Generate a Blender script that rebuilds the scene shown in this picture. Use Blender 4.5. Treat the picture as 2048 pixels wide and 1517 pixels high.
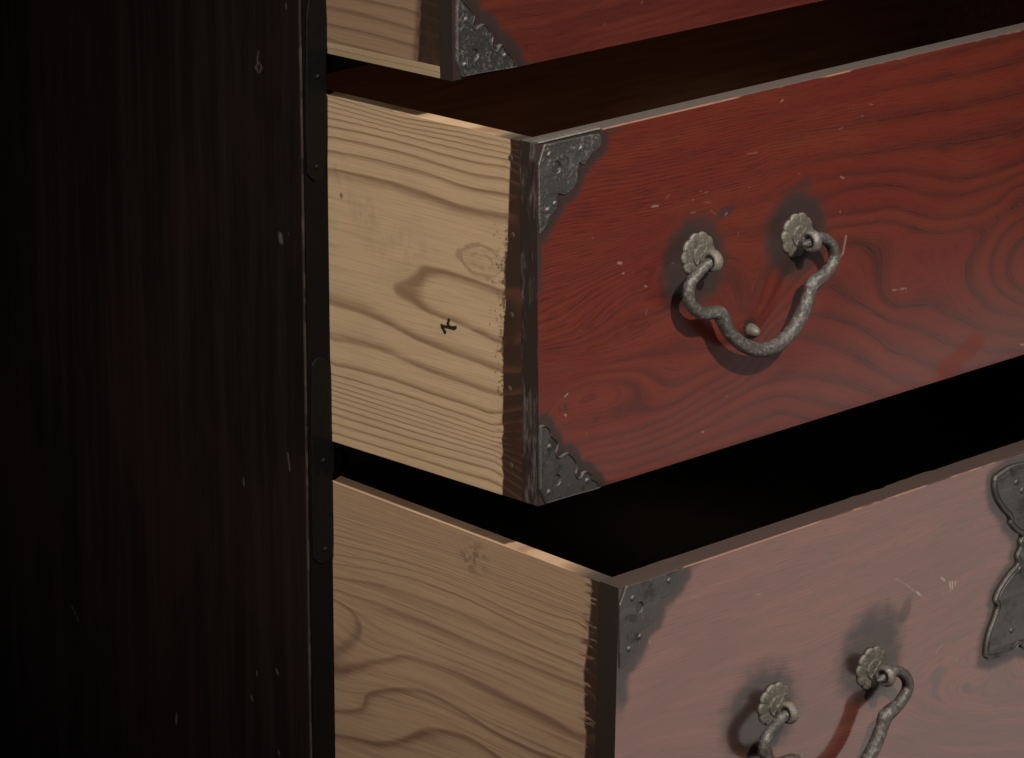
import bpy, bmesh, math, random
import numpy as np
from mathutils import Vector, Matrix
from mathutils.geometry import tessellate_polygon
PI = math.pi
for o in list(bpy.data.objects): bpy.data.objects.remove(o)
SC = bpy.context.scene
# =====================================================================
# camera
# =====================================================================
cam = bpy.data.cameras.new('camera'); cam_o = bpy.data.objects.new('camera', cam); SC.collection.objects.link(cam_o)
cam.sensor_width = 36; cam.lens = 150.673; cam.clip_start = .05; cam.clip_end = 60
cam_o.location = (-1.59488, -1.81567, 0.78557)
cam_o.rotation_euler = Vector((0.661776, 0.688909, -0.295732)).to_track_quat('-Z', 'Y').to_euler()
SC.camera = cam_o
# =====================================================================
# light: a dark studio; a snooted key from the upper front, a softer lamp on the left, a low reflector panel at the right
# =====================================================================
wd = bpy.data.worlds.new('World'); SC.world = wd; wd.use_nodes = True
bg = wd.node_tree.nodes['Background']; bg.inputs[0].default_value = (.9, .95, 1, 1); bg.inputs[1].default_value = .004
def lamp(name, kind, loc, target, energy, color, **kw):
    l = bpy.data.lights.new(name, kind); l.energy = energy; l.color = color
    for k, v in kw.items(): setattr(l, k, v)
    o = bpy.data.objects.new(name, l); SC.collection.objects.link(o); o.location = loc
    o.rotation_euler = (Vector(target)-Vector(loc)).to_track_quat('-Z', 'Y').to_euler()
    return o
lamp('key_lamp', 'SPOT', (-.06, -1.55, 1.42), (.14, -.18, .09), 225, (1, .93, .84), shadow_soft_size=.035, spot_size=math.radians(36), spot_blend=1.0)
lamp('left_lamp', 'SPOT', (-1.75, -.75, .75), (.0, -.11, .09), 95, (1, .92, .82), shadow_soft_size=.12, spot_size=math.radians(26), spot_blend=1.0)
rp = lamp('reflector_panel', 'AREA', (1.35, -1.4, -1.10), (.2, -.2, -.1), 6.8, (1, .90, .83), shape='RECTANGLE', size=1.6, size_y=.9)
rp.rotation_euler = (rp.rotation_euler.to_matrix() @ Matrix.Rotation(math.radians(28), 3, 'Z')).to_euler()
SC.view_settings.view_transform = 'Standard'; SC.view_settings.look = 'None'; SC.view_settings.exposure = 0; SC.view_settings.gamma = 1

# how far each drawer stands out (m), how it sags (rad), and its height
OUT_T, OUT_M, OUT_B = 0.10780, 0.17764, 0.24104
TILT_T, TILT_M, TILT_B = -0.01419, -0.01386, 0.02072
ZT, ZB = 0.23465, -0.02479
# measurements in millimetres: growth lines (ring number, points), iron outlines, nails, nicks
RING_MID_SIDE = [(9,[(174.5,206.8),(109.3,204.4),(63.7,206.4),(15.3,207.2)]),(8,[(174.6,204.1),(109.4,201.9),(63.8,203.9),(22.2,203.5)]),(7,[(174.7,201.4),(109.4,199.6),(63.9,200.9),(22.2,201)]),(6,[(174.1,196.9),(150.3,197.7),(109.5,198.4),(78,197.1),(49.9,196.9),(22.3,197.6)]),(5,[(174.3,191.6),(150.5,192.7),(109.6,192.4),(71.1,191.3),(50,191.4),(23,193.1)]),(4,[(174.5,185.7),(150.7,186.6),(106.9,186.8),(78.3,185.2),(50.2,184.5),(23.1,185.7)]),(3,[(174.8,176.9),(145,178.4),(114.3,178.5),(85.5,178.4),(57.3,175.4),(23.9,177.3)]),(2,[(175.1,166.1),(151.2,167.2),(121.8,167.7),(93,166.2),(64.6,164.2),(36.6,164.7),(11.7,165.7)]),(1.5,[(175.8,147.6),(122.3,148.9),(64.9,146.2),(23,145.9)]),(1.45,[(176.7,120.6),(145.2,120.2),(120.3,114.6)]),(1,[(30.3,119.7),(44.3,121),(65.4,122.5),(92.6,120.9),(101.3,118.8),(94.2,114.5),(119,107.7),(109,102.5),(91.7,96.7),(65.9,95.7),(30.8,90.6)]),(0.25,[(30.6,104.7),(58.6,107.2),(82.8,107.6)]),(2,[(175.7,85.9),(149.8,85.3),(116.5,81.7),(103.4,78.7),(70.8,76.1),(51.5,75.4),(30.6,73.8)]),(3,[(176.4,64.1),(157.2,65.1),(130.2,65.8),(103.7,62.9),(71.1,60.4),(37.8,59.1)]),(4,[(176.2,48.9),(150.9,49.4),(117.3,49.8),(90.9,47.9),(64.9,47.8),(36.7,47.4)]),(5,[(175.8,40.9),(144.4,41.3),(104.3,41.3),(71.5,40.8),(36.8,40)]),(6,[(175.9,37.7),(104.4,37.5),(36.9,35.9)]),(7,[(176,34.7),(104.4,34.2),(36.9,33.1)]),(8,[(176.1,31.6),(104.5,30.9),(37,30.3)]),(9,[(176.2,28.7),(104.6,28.3),(37,27.8)]),(10,[(176.3,25.5),(104.6,25.3),(37.1,25.2)]),(11,[(176.4,21.7),(104.7,21.5),(37.1,22.5)]),(12,[(176.3,16.6),(104.9,16.8),(37.2,18.3)]),(13,[(176.5,11.1),(105,11.6),(37.3,12.7)]),(14,[(176.7,5.3),(105.1,5.4),(37.4,5.7)])]
RING_LOW_SIDE = [(24,[(239.8,-1.7),(181.7,-1.4),(131.6,-0.5),(82.8,-2),(29.1,-3.4)]),(14,[(239.8,-17.7),(181.6,-15.4),(131.4,-12.5),(82.6,-12),(28.8,-13.3)]),(8,[(239.2,-33.6),(198.5,-29.8),(147.8,-26.7),(98.5,-26),(28.5,-24.9)]),(6,[(238.3,-47),(207,-42),(167.8,-37.1),(131.1,-36.5),(82.1,-39.2),(27.3,-39.9)]),(5,[(238.3,-50.8),(201.9,-44.3),(166.1,-40.3),(117.8,-39.9),(82,-44),(27.2,-45.7)]),(4,[(238.3,-60.7),(198.3,-54.4),(164.3,-53.2),(130.8,-52.1),(98,-53.5),(26.9,-55.1)]),(3,[(238.3,-69.5),(198.3,-65.5),(164.1,-65.5),(114.1,-66.7),(26.6,-66.9)]),(2,[(237.4,-73.6),(224.2,-75.4),(213.8,-82.4),(214.6,-91.3),(224.2,-99.2),(237.3,-108.7)]),(1.45,[(237.4,-90.5)]),(2.5,[(193,-82.5),(147.2,-77.7),(97.5,-77.5),(26.3,-77.5)]),(2,[(237.3,-120.1),(215.4,-111),(192.9,-100.5),(175.8,-92.3),(153.7,-90.7),(130.3,-89.8),(97.2,-92),(64.8,-94.1),(26.5,-97.9)]),(1,[(236.4,-146.5),(215.2,-139.9),(207.4,-133.1),(210,-128.2),(197.9,-121.4),(177.3,-113.9),(155.2,-109.6),(133.3,-111.6),(116.6,-113.8),(96.8,-117.4),(64.2,-118.2)]),(0,[(236.3,-161.8),(215.1,-158.3),(192.4,-155),(177,-147.6),(163.4,-137.7),(146.5,-131.1),(129.7,-127.8),(113.1,-127.5),(96.5,-130.8)]),(-0.4,[(180.3,-158.7),(146.3,-145.4)]),(-1,[(236.3,-188),(180.2,-175),(112.5,-159.4)]),(-2,[(236.2,-206),(180,-194),(112.2,-178)])]
RING_TOP_SIDE = [(2,[(105.5,28.2),(74,28),(30.9,25)]),(1,[(105.8,17.5),(68.1,17.4),(31.2,16.1)]),(0,[(106.1,9.4),(97.3,8.4),(62.1,8.1),(31.4,6.8)]),(3,[(105.2,36.8),(36.8,36.3)]),(4,[(104.9,44.5),(36.6,43.9)])]
RING_MID_FRONT = [(1,[(61.6,199.8),(100.8,197.3),(140.9,196.1)]),(2,[(42.3,184.3),(81.1,180.9),(120.8,179.5),(161.4,179.6),(196.6,179.4)]),(3,[(23,162.6),(61.5,158.9),(100.8,158.1),(141.1,157.9),(196.8,158.1)]),(4,[(5.7,144.8),(32.4,144.6),(61.4,144.7),(90.9,143.5),(120.9,142.9),(155.5,143.7),(197,144.1)]),(5,[(4.6,126.1),(22.7,126),(51.6,128.8),(81,131.7),(110.9,133.2)]),(0,[(212.9,203.5),(266.2,204.3),(332.1,204.9),(412,206)]),(1,[(192.1,195.3),(244.9,193.8),(299.2,192.3),(355.1,190),(418.2,189)]),(2,[(192.3,180),(245.2,176.8),(299.6,173.6),(355.7,170.2),(419,169.6)]),(3,[(192.5,161.8),(245.5,159),(300.1,154),(356.4,148),(419.9,146.3)]),(4,[(224.3,148),(267.4,144.7),(300.4,141.1),(334.2,131.3),(357.1,124.1),(380.1,123.1),(403.3,124.4),(420.7,125.2)]),(5,[(252.3,138.5),(278.5,136.8),(300.6,132.8),(317.5,125.9),(334.5,119.8),(357.4,115.6),(380.4,116.1),(420.9,118.1)]),(6,[(244,123.3),(267.9,120.4),(289.9,118.6),(312.2,112.9),(329.3,106),(352.1,100.2),(375.1,99.7),(398.3,102.5)]),(7,[(244.1,116.6),(268,114.3),(290,112.5),(306.8,107.9),(318.1,101.9),(335.2,96.4),(358,93.6),(369.5,93.8)]),(7,[(421.7,98.9),(398.5,96.2),(381.3,88.5),(375.8,80.2),(366.8,71),(365.9,61.9),(373.2,51.1),(385.2,40.8),(400.7,32.2),(424.5,25)]),(6,[(422,91.1),(404.7,87.2),(393.4,75.3),(389,66.7),(393,53.4),(403.9,42.6),(424.2,33)]),(5,[(422.5,77.6),(410,70.5),(404.4,60.6),(409.6,49.4),(423.9,40.2)]),(8,[(252.9,105.1),(268.3,101.5),(282.7,92.6),(284.7,77.8),(285.5,68.5),(291.2,59.7),(302.5,54.4),(319.4,53.3),(336.5,49.8),(350.4,41.6),(365.7,33),(389.4,21.8),(425,11.3)]),(7.5,[(301.5,96.7),(299.6,81),(302.2,68.3),(311.3,61.1),(324.8,62.2),(341.7,66.6)]),(9,[(244.7,78.1),(258,69.4),(280.2,57.3),(302.7,45.9),(325.5,35.8),(348.7,23.2),(372.1,14.4),(395.7,7.9),(425.3,2.5)]),(10,[(225.5,66.1),(247.2,59.4),(269.3,49.6),(286.1,38.5),(294.1,30.7),(314.5,21.7),(337.6,9.8),(355.1,1.4)]),(11,[(193.6,58.4),(215,54.7),(236.6,47.2),(258.6,35.8),(280.9,21.9),(309.3,6.5)]),(12,[(194,31.3),(209.9,30.5),(229.4,26.3),(242.5,21.6)]),(6,[(-0.6,90.1),(32,87.6),(51.4,90),(71.1,92.5),(100.9,92.9)]),(6,[(153.7,104.6),(162.1,91.1),(177.8,79.4)]),(7,[(-0.7,77.4),(41.6,72.7),(80.9,70.1),(111,68.2)]),(9,[(39.6,64.4),(61.1,61.3),(75.9,56.6),(79.9,51.4),(75.9,46.4),(61,43.9),(41.4,41.7),(17.1,42)]),(9.4,[(17.3,56.3),(36.6,54.3),(56.1,51.5)]),(10,[(39.3,29),(80.8,27.1),(111.1,29.2),(141.7,36.6),(162.5,39.6)]),(12,[(39.3,20.3),(70.8,17.5),(100.9,18.9),(121.3,21.8),(141.8,24.7),(162.5,29.8),(178.2,32.4),(199.2,31.3)]),(13,[(60.9,12.5),(90.9,11.5),(121.3,13.6),(152.2,17.9),(178.3,21.9),(198.4,22.1)]),(14,[(70.8,5.1),(101,5.5),(152.3,8.9),(198.6,11.4)])]
RING_LOW_FRONT = [(0,[(55.8,-3.1),(95.9,-2.8),(147.4,-2.7)]),(2,[(36.9,-25.5),(76.7,-25.4),(117.5,-26.8),(201.8,-28.2)]),(4,[(23,-49.9),(77.7,-49.5),(128.9,-50.1),(208.3,-51.3)]),(6,[(5,-68.7),(48.3,-67.9),(88.6,-67.5),(124.6,-67.9)]),(3.9,[(172,-46.4),(204.2,-46.9)]),(5,[(172.8,-59.6),(204.9,-59.4),(237.6,-59.2)]),(8,[(256.4,-93),(284.2,-89.2),(318,-83.6)]),(9.3,[(260.7,-106.8),(279.4,-102.2),(302,-100.2),(319,-97.4)]),(10.6,[(316,-134.3),(286.5,-122.4),(273,-122.7),(270.1,-129.9),(276.5,-141.2),(294.3,-152.6),(323.9,-164),(364.6,-173.6)]),(10,[(322.5,-144.1),(302.2,-134.6),(300.3,-140.5),(311.3,-150),(335.1,-158.1),(363.8,-163.5)]),(11.6,[(238.1,-137.1),(254.5,-149.6),(277.8,-160.9),(324.8,-174.8),(365.4,-183.7)]),(12.6,[(239.1,-152.4),(278.4,-169.1),(325.4,-183.1),(366,-191.3)]),(13.6,[(237.5,-162.3),(279,-178.1),(326.1,-192.3),(366.7,-200.6)]),(11,[(29.5,-97.8),(80,-104.4),(153.9,-128.9)]),(15,[(178.2,-159.7),(268.3,-187.2),(367.7,-212.5)])]
RING_TOP_FRONT = [(0,[(30.9,35.5),(71.6,33.7)]),(2,[(42.2,21.1),(86.2,19.7),(146.6,22.5)]),(4,[(63.9,5.9),(116.1,8.6),(193.1,12.2),(216.9,14.2)]),(6,[(116,3.1),(209,2),(273.6,3.5)]),(-4,[(28.4,58.1),(101.4,58.3)])]
PLATE_MID_UPPER = [(1,208.8),(23.4,208.4),(48.2,208),(49.6,205),(49.1,200.9),(46.2,199),(41.4,197),(39.5,195.3),(36.6,192.6),(34.5,192.5),(32.8,194.3),(31.3,192.5),(30.6,189.1),(30.8,185.6),(29.3,182.4),(26.9,180),(24.1,178.4),(20.2,177.7),(17.4,178.8),(15.7,179.4),(14.1,177.5),(15,174.9),(14.5,171.1),(11.6,168.9),(8.8,167.3),(7.3,164.1),(4.9,161),(0.8,158.3)]
PLATE_MID_LOWER = [(-0.7,47.8),(3,48),(6.1,45.9),(8.1,42.8),(8.6,39.9),(12.2,37.2),(13.8,34.9),(13,32.3),(11.8,29.9),(12.9,26.7),(15.3,26.3),(18.4,27.2),(21.5,27.7),(23.6,25.6),(26.7,22.6),(28.3,19.9),(28.8,16.6),(27.3,13.8),(28.7,10.7),(31.4,10.5),(33,12.9),(36.1,13.4),(39.8,10.6),(40.8,7.2),(44,5.6),(46.6,2.3),(47.2,0.4),(23.9,1.1),(-0.3,1.3)]
PLATE_TOP_LOWER = [(2.5,49.1),(6.8,46),(9.4,42.6),(13.4,39.3),(16,34.6),(13.5,30.5),(15.9,27.1),(19.3,29.1),(23.3,29.7),(27.4,25.9),(30,21.4),(28.7,17.6),(29.2,13.5),(32.9,12.4),(34.4,15.5),(37.4,15.8),(40.8,10.7),(44.9,7),(47.6,2),(48.2,0.6),(23.6,1.7),(1.9,2)]
PLATE_LOW_UPPER = [(0,0),(26.2,-0.5),(50.5,0),(50.4,-4.7),(47.1,-9),(42.3,-12.2),(37.4,-14.3),(33.5,-13.6),(31.4,-15.7),(31.8,-21.3),(29,-25.7),(24.2,-28.1),(19.3,-29.1),(14.7,-30.8),(14.6,-33),(17.6,-35.6),(16.7,-39.4),(12,-42.6),(9.2,-46.2),(4.4,-48.6),(1.5,-48.6)]
HOLES = {'mu':[(14.2,194.5),(17.6,194.9)],'ml':[(12.8,13.1)],'tl':[(15.6,13.1)],'lu':[(15.9,-15)]}
DOMES = {'mu':[(8.5,202.8),(33.1,201.9),(12.6,174.2),(7.2,171.6)],'ml':[(6.9,34.3),(6.2,7.6),(36.6,7.4)],'tl':[(9.2,34.1),(7.8,8.6),(38.7,9)],'lu':[(9.7,-7.9),(38.9,-4.7),(7.9,-37.8),(16.5,-32.7)]}
BAIL = [(116.2,116.9),(110.2,112.7),(108.1,107.6),(109.2,101.1),(114.1,95.5),(120.6,92.2),(128.3,91.4),(133.8,89.5),(136.3,85.4),(140.5,78.2),(147.3,71.3),(156.2,65.3),(166.4,61.4),(177.7,60.6),(187.8,63.3),(195.8,68.1),(202.5,74.8),(207,81.6),(210.4,88.1),(212.4,92.6),(217.7,94.7),(224,96.7),(229.8,101.2),(232.2,106.4),(229.8,112.5),(224.9,117),(219.6,119.6)]
LOCK = [(351.3,-6.6),(337.5,-5.5),(328.8,-7.5),(322.2,-9.6),(322.1,-17.2),(324.9,-25),(332.3,-33.9),(339.5,-40.2),(339.1,-44.2),(345.6,-50.5),(352.7,-54.8),(349.9,-57.7),(351,-62.1),(347.6,-66.5),(349.6,-72.7),(343,-75.7),(335.9,-81.2),(330.4,-87),(328.5,-91.7),(331.8,-96.2),(329.3,-102.3),(324.6,-110.5),(322.3,-119.2),(322.2,-128.1),(330.6,-130.3),(341.2,-130.5),(350.2,-128.7),(355.3,-126.4),(356.3,-129.3),(361.3,-131.9)]
NICKS_MID = [((63.3,130.1),(66.3,129.2),1),((66.7,123.4),(68.2,122.9),0.5),((90.9,157.8),(95.9,157.2),0.6),((134,157.8),(137,158),0.4),((129.9,159.6),(131.1,159.7),0.35),((122.9,147.9),(126.4,148.2),0.4),((151.4,141.9),(152.9,142.6),0.5),((102.8,160.6),(104.8,162),0.4),((123.9,155.3),(124.9,155.5),0.35),((169.6,174.6),(177.9,174.2),0.45),((42.5,149.4),(44,148),0.35),((139.1,146.7),(143.2,143.4),0.3),((134,152.7),(139.1,151.1),0.3),((170.8,154.7),(171.4,154.3),0.35),((161.8,127.9),(162.8,128.5),0.4),((84.9,112.3),(86.4,111.6),0.5),((106.9,121),(108.4,121.4),0.4),((197.7,200.9),(199.8,201.7),0.5),((275.2,186.6),(278.5,185.7),0.45),((268.3,180.7),(269.9,180.4),0.4),((248.4,175.6),(251.6,176.5),0.4),((250.5,146.6),(253.8,145.3),0.6),((213.6,154.9),(214.8,154.7),0.4),((261.1,188.2),(262.2,187.9),0.3),((258,155),(259,155.2),0.3),((298.8,67.4),(301.6,67),0.55),((302.2,66.9),(306.7,66.1),0.25),((306.7,66.6),(311.7,66),0.55),((311.7,66),(311.5,63.3),0.25),((253.6,99),(256.1,109.1),1.3),((251.4,97.2),(253,99.1),0.8),((421.8,7.6),(425.2,6.5),0.8),((407.7,4.2),(408.3,2),0.35),((342.3,4.5),(342.9,3.6),0.3),((278.9,115.2),(279.5,114.8),0.3),((250.4,125.5),(250.9,125),0.6),((340.7,63),(341.3,63),0.3),((152.6,32),(153.7,32.1),0.4),((132.1,14.5),(134.1,14.4),0.5),((86.9,97.9),(85.9,95.2),0.3),((33,96.7),(33.5,96.2),0.25),((20.6,49.9),(21.5,48.9),1),((20.7,60.3),(23.1,61.5),0.6),((112.6,9.2),(112.9,8.4),0.3),((37.9,34.4),(38.4,34),0.45),((182.7,3.2),(184.3,3),0.3)]
NICKS_LOW = [((235.6,-53.7),(238.4,-54.9),0.35),((244.8,-59.5),(249.4,-62.6),0.45),((238.4,-54.9),(260.5,-70.9),0.15),((256.4,-67.5),(258.8,-69.7),0.8),((258.8,-69.7),(261.1,-71.3),0.4),((277.9,-63.5),(281.5,-66.4),0.6),((286.1,-68.4),(287.6,-72.7),0.55),((288.6,-68.6),(289.3,-73.5),0.5),((291.8,-69.4),(291.5,-72.1),0.5),((286.5,-74),(287.7,-75.1),0.4),((281.6,-108.3),(276.5,-111.7),0.35),((296.7,-122.1),(297.2,-122.4),0.45),((25.5,-37.7),(26,-39.7),0.4),((113.1,-32.5),(116.8,-33.4),0.4)]
NICKS_PANEL = [((37.2,232),(37.8,225.5),0.5),((37.8,225.5),(39.4,222.8),0.5),((39.4,222.8),(37.5,220.2),0.6),((36.7,225.7),(34.1,223.7),0.4),((34.1,223.7),(36.1,220.4),0.4),((20.2,125.5),(19.5,122.1),2),((11.7,264.2),(11.5,262.3),0.4),((31.2,125.8),(30.2,125.5),0.5),((12.8,128.7),(12.5,128.4),0.5),((57.6,-33),(57.4,-37.5),0.7),((127,-205),(127.6,-212),0.7),((229.5,-161.4),(221.6,-171),0.3),((48.3,-154.6),(49,-157.2),0.5),((54.5,-172.3),(53.6,-174.7),0.6),((30.3,-148.9),(28.8,-150.5),0.8),((84.9,-215),(84.1,-215.6),0.5),((29.7,-201.7),(28.8,-204.1),0.5),((16.6,-7.9),(15,-17.7),0.6)]
INK = [(73.8,95.6),(72.8,96.1),(71.6,95.8),(71.6,94.7),(72.4,93.6),(72.3,91.8),(68.7,92.2),(66.2,93.1),(66.2,91.1),(68.3,89.6),(72.9,89.6),(76.7,89.4),(75.9,88.4),(74.7,87.7),(75.3,86.4),(76.3,85.7),(77.3,86),(78,87.6),(79.5,88.9),(80,90.5),(79.3,91.8),(77.5,91.2),(74.3,91.4),(74.9,92.9),(74,94)]
PEGS = [(21.1,108),(23.4,64.5),(22.8,19.1),(19.7,154.5),(20.6,198.4)]
STRIP_M = [(21.4,203.1),(24.5,153.9),(29.5,86.1),(30.4,26.9)]
STRIP_B = [(22.3,-13.2),(26.5,-59.7),(23.9,-98.5)]
STRIP_T = [(24.1,43.1),(29,11)]
TSEAM = [(106.2,6.2),(9.5,7.6)]
STRAPS = [[(-15.3,279.9),(-17.8,167.1),(-10.3,159.5),(-2.1,164.3),(-0.1,277.7)],[(-16.2,48.9),(-11.8,54.7),(-4,52.1),(-1,45.6),(-1,0.7),(0.6,-0.9),(7.6,-7.5),(8.7,-15.5),(1.1,-19.1),(-0.6,-21.2),(-0.6,-70.9),(-5.4,-74.8),(-12.6,-74),(-17.2,-68.1)]]
STRAPNAILS = [[(-8,222.4),(-9.7,169.2)],[(-7.5,-10.3),(-7.3,-65.8)]]
INKB = [(116.8,-4.8),(115.9,-9.4),(116.6,-15.5),(117.3,-20.5)]
# =====================================================================
# helpers
# =====================================================================
NODES = {}
def mat(name):
    m = bpy.data.materials.new(name); m.use_nodes = True
    nt = m.node_tree; nt.nodes.clear()
    out = nt.nodes.new('ShaderNodeOutputMaterial'); b = nt.nodes.new('ShaderNodeBsdfPrincipled')
    nt.links.new(b.outputs[0], out.inputs[0])
    return m, nt, b
class G:
    """small wrapper for building node graphs"""
    def __init__(s, nt): s.nt = nt
    def n(s, t, **kw):
        o = s.nt.nodes.new(t)
        for k, v in kw.items(): setattr(o, k, v)
        return o
    def put(s, sock, v):
        if hasattr(v, 'is_output'): s.nt.links.new(v, sock)
        elif isinstance(v, (tuple, list)) and len(v) == 3 and sock.type == 'RGBA': sock.default_value = (*v, 1)
        else: sock.default_value = v
    def m(s, op, a, b=0.0, c=0.0, clamp=False):
        o = s.n('ShaderNodeMath', operation=op, use_clamp=clamp)
        for i, v in enumerate((a, b, c)): s.put(o.inputs[i], v)
        return o.outputs[0]
    def attr(s, name): return s.n('ShaderNodeAttribute', attribute_name=name).outputs['Fac']
    def pos(s):
        sx = s.n('ShaderNodeSeparateXYZ'); tc = s.n('ShaderNodeTexCoord')
        s.nt.links.new(tc.outputs['Object'], sx.inputs[0]); return sx.outputs
    def vec(s, x, y, z=0.0):
        c = s.n('ShaderNodeCombineXYZ')
        for i, v in enumerate((x, y, z)): s.put(c.inputs[i], v)
        return c.outputs[0]
    def noise(s, v, scale=1.0, detail=3.0, rough=.55, dist=0.0):
        o = s.n('ShaderNodeTexNoise'); s.put(o.inputs['Vector'], v)
        for k, x in (('Scale', scale), ('Detail', detail), ('Roughness', rough), ('Distortion', dist)): o.inputs[k].default_value = x
        return o.outputs['Fac']
    def ramp(s, fac, stops, interp='LINEAR'):
        o = s.n('ShaderNodeValToRGB'); r = o.color_ramp; r.interpolation = interp
        while len(r.elements) < len(stops): r.elements.new(.5)
        for e, (p, c) in zip(r.elements, stops):
            e.position = p; e.color = (c, c, c, 1) if isinstance(c, (int, float)) else (*c, 1)
        s.put(o.inputs[0], fac); return o.outputs[0]
    def smooth(s, x, lo, hi):
        o = s.n('ShaderNodeMapRange', interpolation_type='SMOOTHSTEP')
        s.put(o.inputs[0], x); o.inputs[1].default_value = lo; o.inputs[2].default_value = hi
        return o.outputs[0]
    def mix(s, f, a, b, bt='MIX'):
        o = s.n('ShaderNodeMix', data_type='RGBA', blend_type=bt)
        s.put(o.inputs[0], f); s.put(o.inputs[6], a); s.put(o.inputs[7], b)
        return o.outputs[2]
    def bump(s, h, strength=.3, dist=.001):
        o = s.n('ShaderNodeBump'); o.inputs['Strength'].default_value = strength; o.inputs['Distance'].default_value = dist
        s.put(o.inputs['Height'], h); return o.outputs[0]

# ---- numpy noise -----------------------------------------------------
def vnoise(x, y, seed=0):
    rng = np.random.RandomState(seed); T = rng.rand(256, 256)
    xi = np.floor(x).astype(int); yi = np.floor(y).astype(int); fx = x-xi; fy = y-yi
    fx = fx*fx*(3-2*fx); fy = fy*fy*(3-2*fy)
    a = T[xi % 256, yi % 256]; b = T[(xi+1) % 256, yi % 256]; c = T[xi % 256, (yi+1) % 256]; d = T[(xi+1) % 256, (yi+1) % 256]
    return (a*(1-fx)+b*fx)*(1-fy)+(c*(1-fx)+d*fx)*fy
def fbm(x, y, seed=0, o=3):
    return sum(vnoise(x*2**i, y*2**i, seed+i)*.5**i for i in range(o))/(2-2*.5**o)
def sstep(x, a, b):
    t = np.clip((x-a)/(b-a), 0, 1); return t*t*(3-2*t)
def segdist(px, py, a, b):
    a = np.array(a, float); b = np.array(b, float); d = b-a; L = max(d@d, 1e-9)
    t = np.clip(((px-a[0])*d[0]+(py-a[1])*d[1])/L, 0, 1)
    return np.hypot(px-a[0]-t*d[0], py-a[1]-t*d[1])
def polydist(px, py, poly):
    """distance to a closed polygon, 0 inside"""
    D = np.full(px.shape, 1e9); ins = np.zeros(px.shape, bool); n = len(poly)
    for i in range(n):
        a, b = poly[i], poly[(i+1) % n]
        D = np.minimum(D, segdist(px, py, a, b))
        if a[1] != b[1]:
            c = ((a[1] > py) != (b[1] > py)) & (px < (b[0]-a[0])*(py-a[1])/(b[1]-a[1])+a[0]); ins ^= c
    return np.where(ins, 0, D)
def tps(ctrl, px, py, lam=.006):
    """thin-plate spline through (ring number, growth line) -> ring number everywhere"""
    X, V = [], []
    for t, pts in ctrl:
        pts = np.array(pts, float)
        if len(pts) > 1:      # resample the growth line
            seg = np.hypot(*np.diff(pts, axis=0).T); L = np.r_[0, np.cumsum(seg)]; k = max(2, int(L[-1]/13)+1)
            q = np.linspace(0, L[-1], k); pts = np.c_[np.interp(q, L, pts[:, 0]), np.interp(q, L, pts[:, 1])]
        X.append(pts); V += [t]*len(pts)
    X = np.concatenate(X)/100; V = np.array(V, float); n = len(X)
    U = lambda r2: np.where(r2 > 1e-12, r2*np.log(np.maximum(r2, 1e-12)), 0)
    K = U(((X[:, None]-X[None])**2).sum(2)) + lam*np.eye(n)
    Pm = np.c_[np.ones(n), X]; A = np.zeros((n+3, n+3)); A[:n, :n] = K; A[:n, n:] = Pm; A[n:, :n] = Pm.T
    w = np.linalg.solve(A, np.r_[V, 0, 0, 0]); out = np.empty(px.shape)
    fx, fy = px.ravel()/100, py.ravel()/100; o = out.ravel()
    for i in range(0, len(fx), 20000):
        q = np.c_[fx[i:i+20000], fy[i:i+20000]]
        o[i:i+20000] = U(((q[:, None]-X[None])**2).sum(2)) @ w[:n] + w[n] + q @ w[n+1:]
    return o.reshape(px.shape)

# ---- mesh builders ---------------------------------------------------
COL = bpy.context.scene.collection
def link(o, parent=None):
    COL.objects.link(o)
    if parent: o.parent = parent
    return o
def tag(o, label=None, cat=None, group=None, kind=None):
    for k, v in (('label', label), ('category', cat), ('group', group), ('kind', kind)):
        if v: o[k] = v
    return o
def mesh_obj(name, verts, faces, mats, parent=None, mi=None, smooth=False, attrs=None):
    me = bpy.data.meshes.new(name); me.from_pydata([tuple(v) for v in verts] if not isinstance(verts, list) else verts, [], faces)
    for m in (mats if isinstance(mats, list) else [mats]): me.materials.append(m)
    if mi is not None: me.polygons.foreach_set('material_index', np.array(mi, np.int32))
    if smooth: me.polygons.foreach_set('use_smooth', np.ones(len(me.polygons), bool))
    for k, v in (attrs or {}).items():
        at = me.attributes.new(k, 'FLOAT', 'POINT'); at.data.foreach_set('value', np.asarray(v, np.float32))
    me.update()
    return link(bpy.data.objects.new(name, me), parent)
def bm_obj(name, bm, mats, parent=None, smooth=False):
    me = bpy.data.meshes.new(name); bmesh.ops.recalc_face_normals(bm, faces=bm.faces); bm.to_mesh(me); bm.free()
    for m in (mats if isinstance(mats, list) else [mats]): me.materials.append(m)
    if smooth: me.polygons.foreach_set('use_smooth', np.ones(len(me.polygons), bool))
    return link(bpy.data.objects.new(name, me), parent)
def box(name, lo, hi, m, parent=None, bev=.0006):
    bm = bmesh.new(); bmesh.ops.create_cube(bm, size=1)
    for v in bm.verts: v.co = [lo[i]+(v.co[i]+.5)*(hi[i]-lo[i]) for i in range(3)]
    if bev: bmesh.ops.bevel(bm, geom=bm.edges[:], offset=bev, segments=2, affect='EDGES', profile=.6)
    return bm_obj(name, bm, m, parent)
def cols(lo, fine_hi, hi, step, coarse=.02):
    n = int(round((fine_hi-lo)/step)); a = list(np.linspace(lo, fine_hi, n+1))
    if hi > fine_hi+1e-6: a += list(np.linspace(fine_hi, hi, max(2, int((hi-fine_hi)/coarse)+1))[1:])
    return np.array(a)
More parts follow.
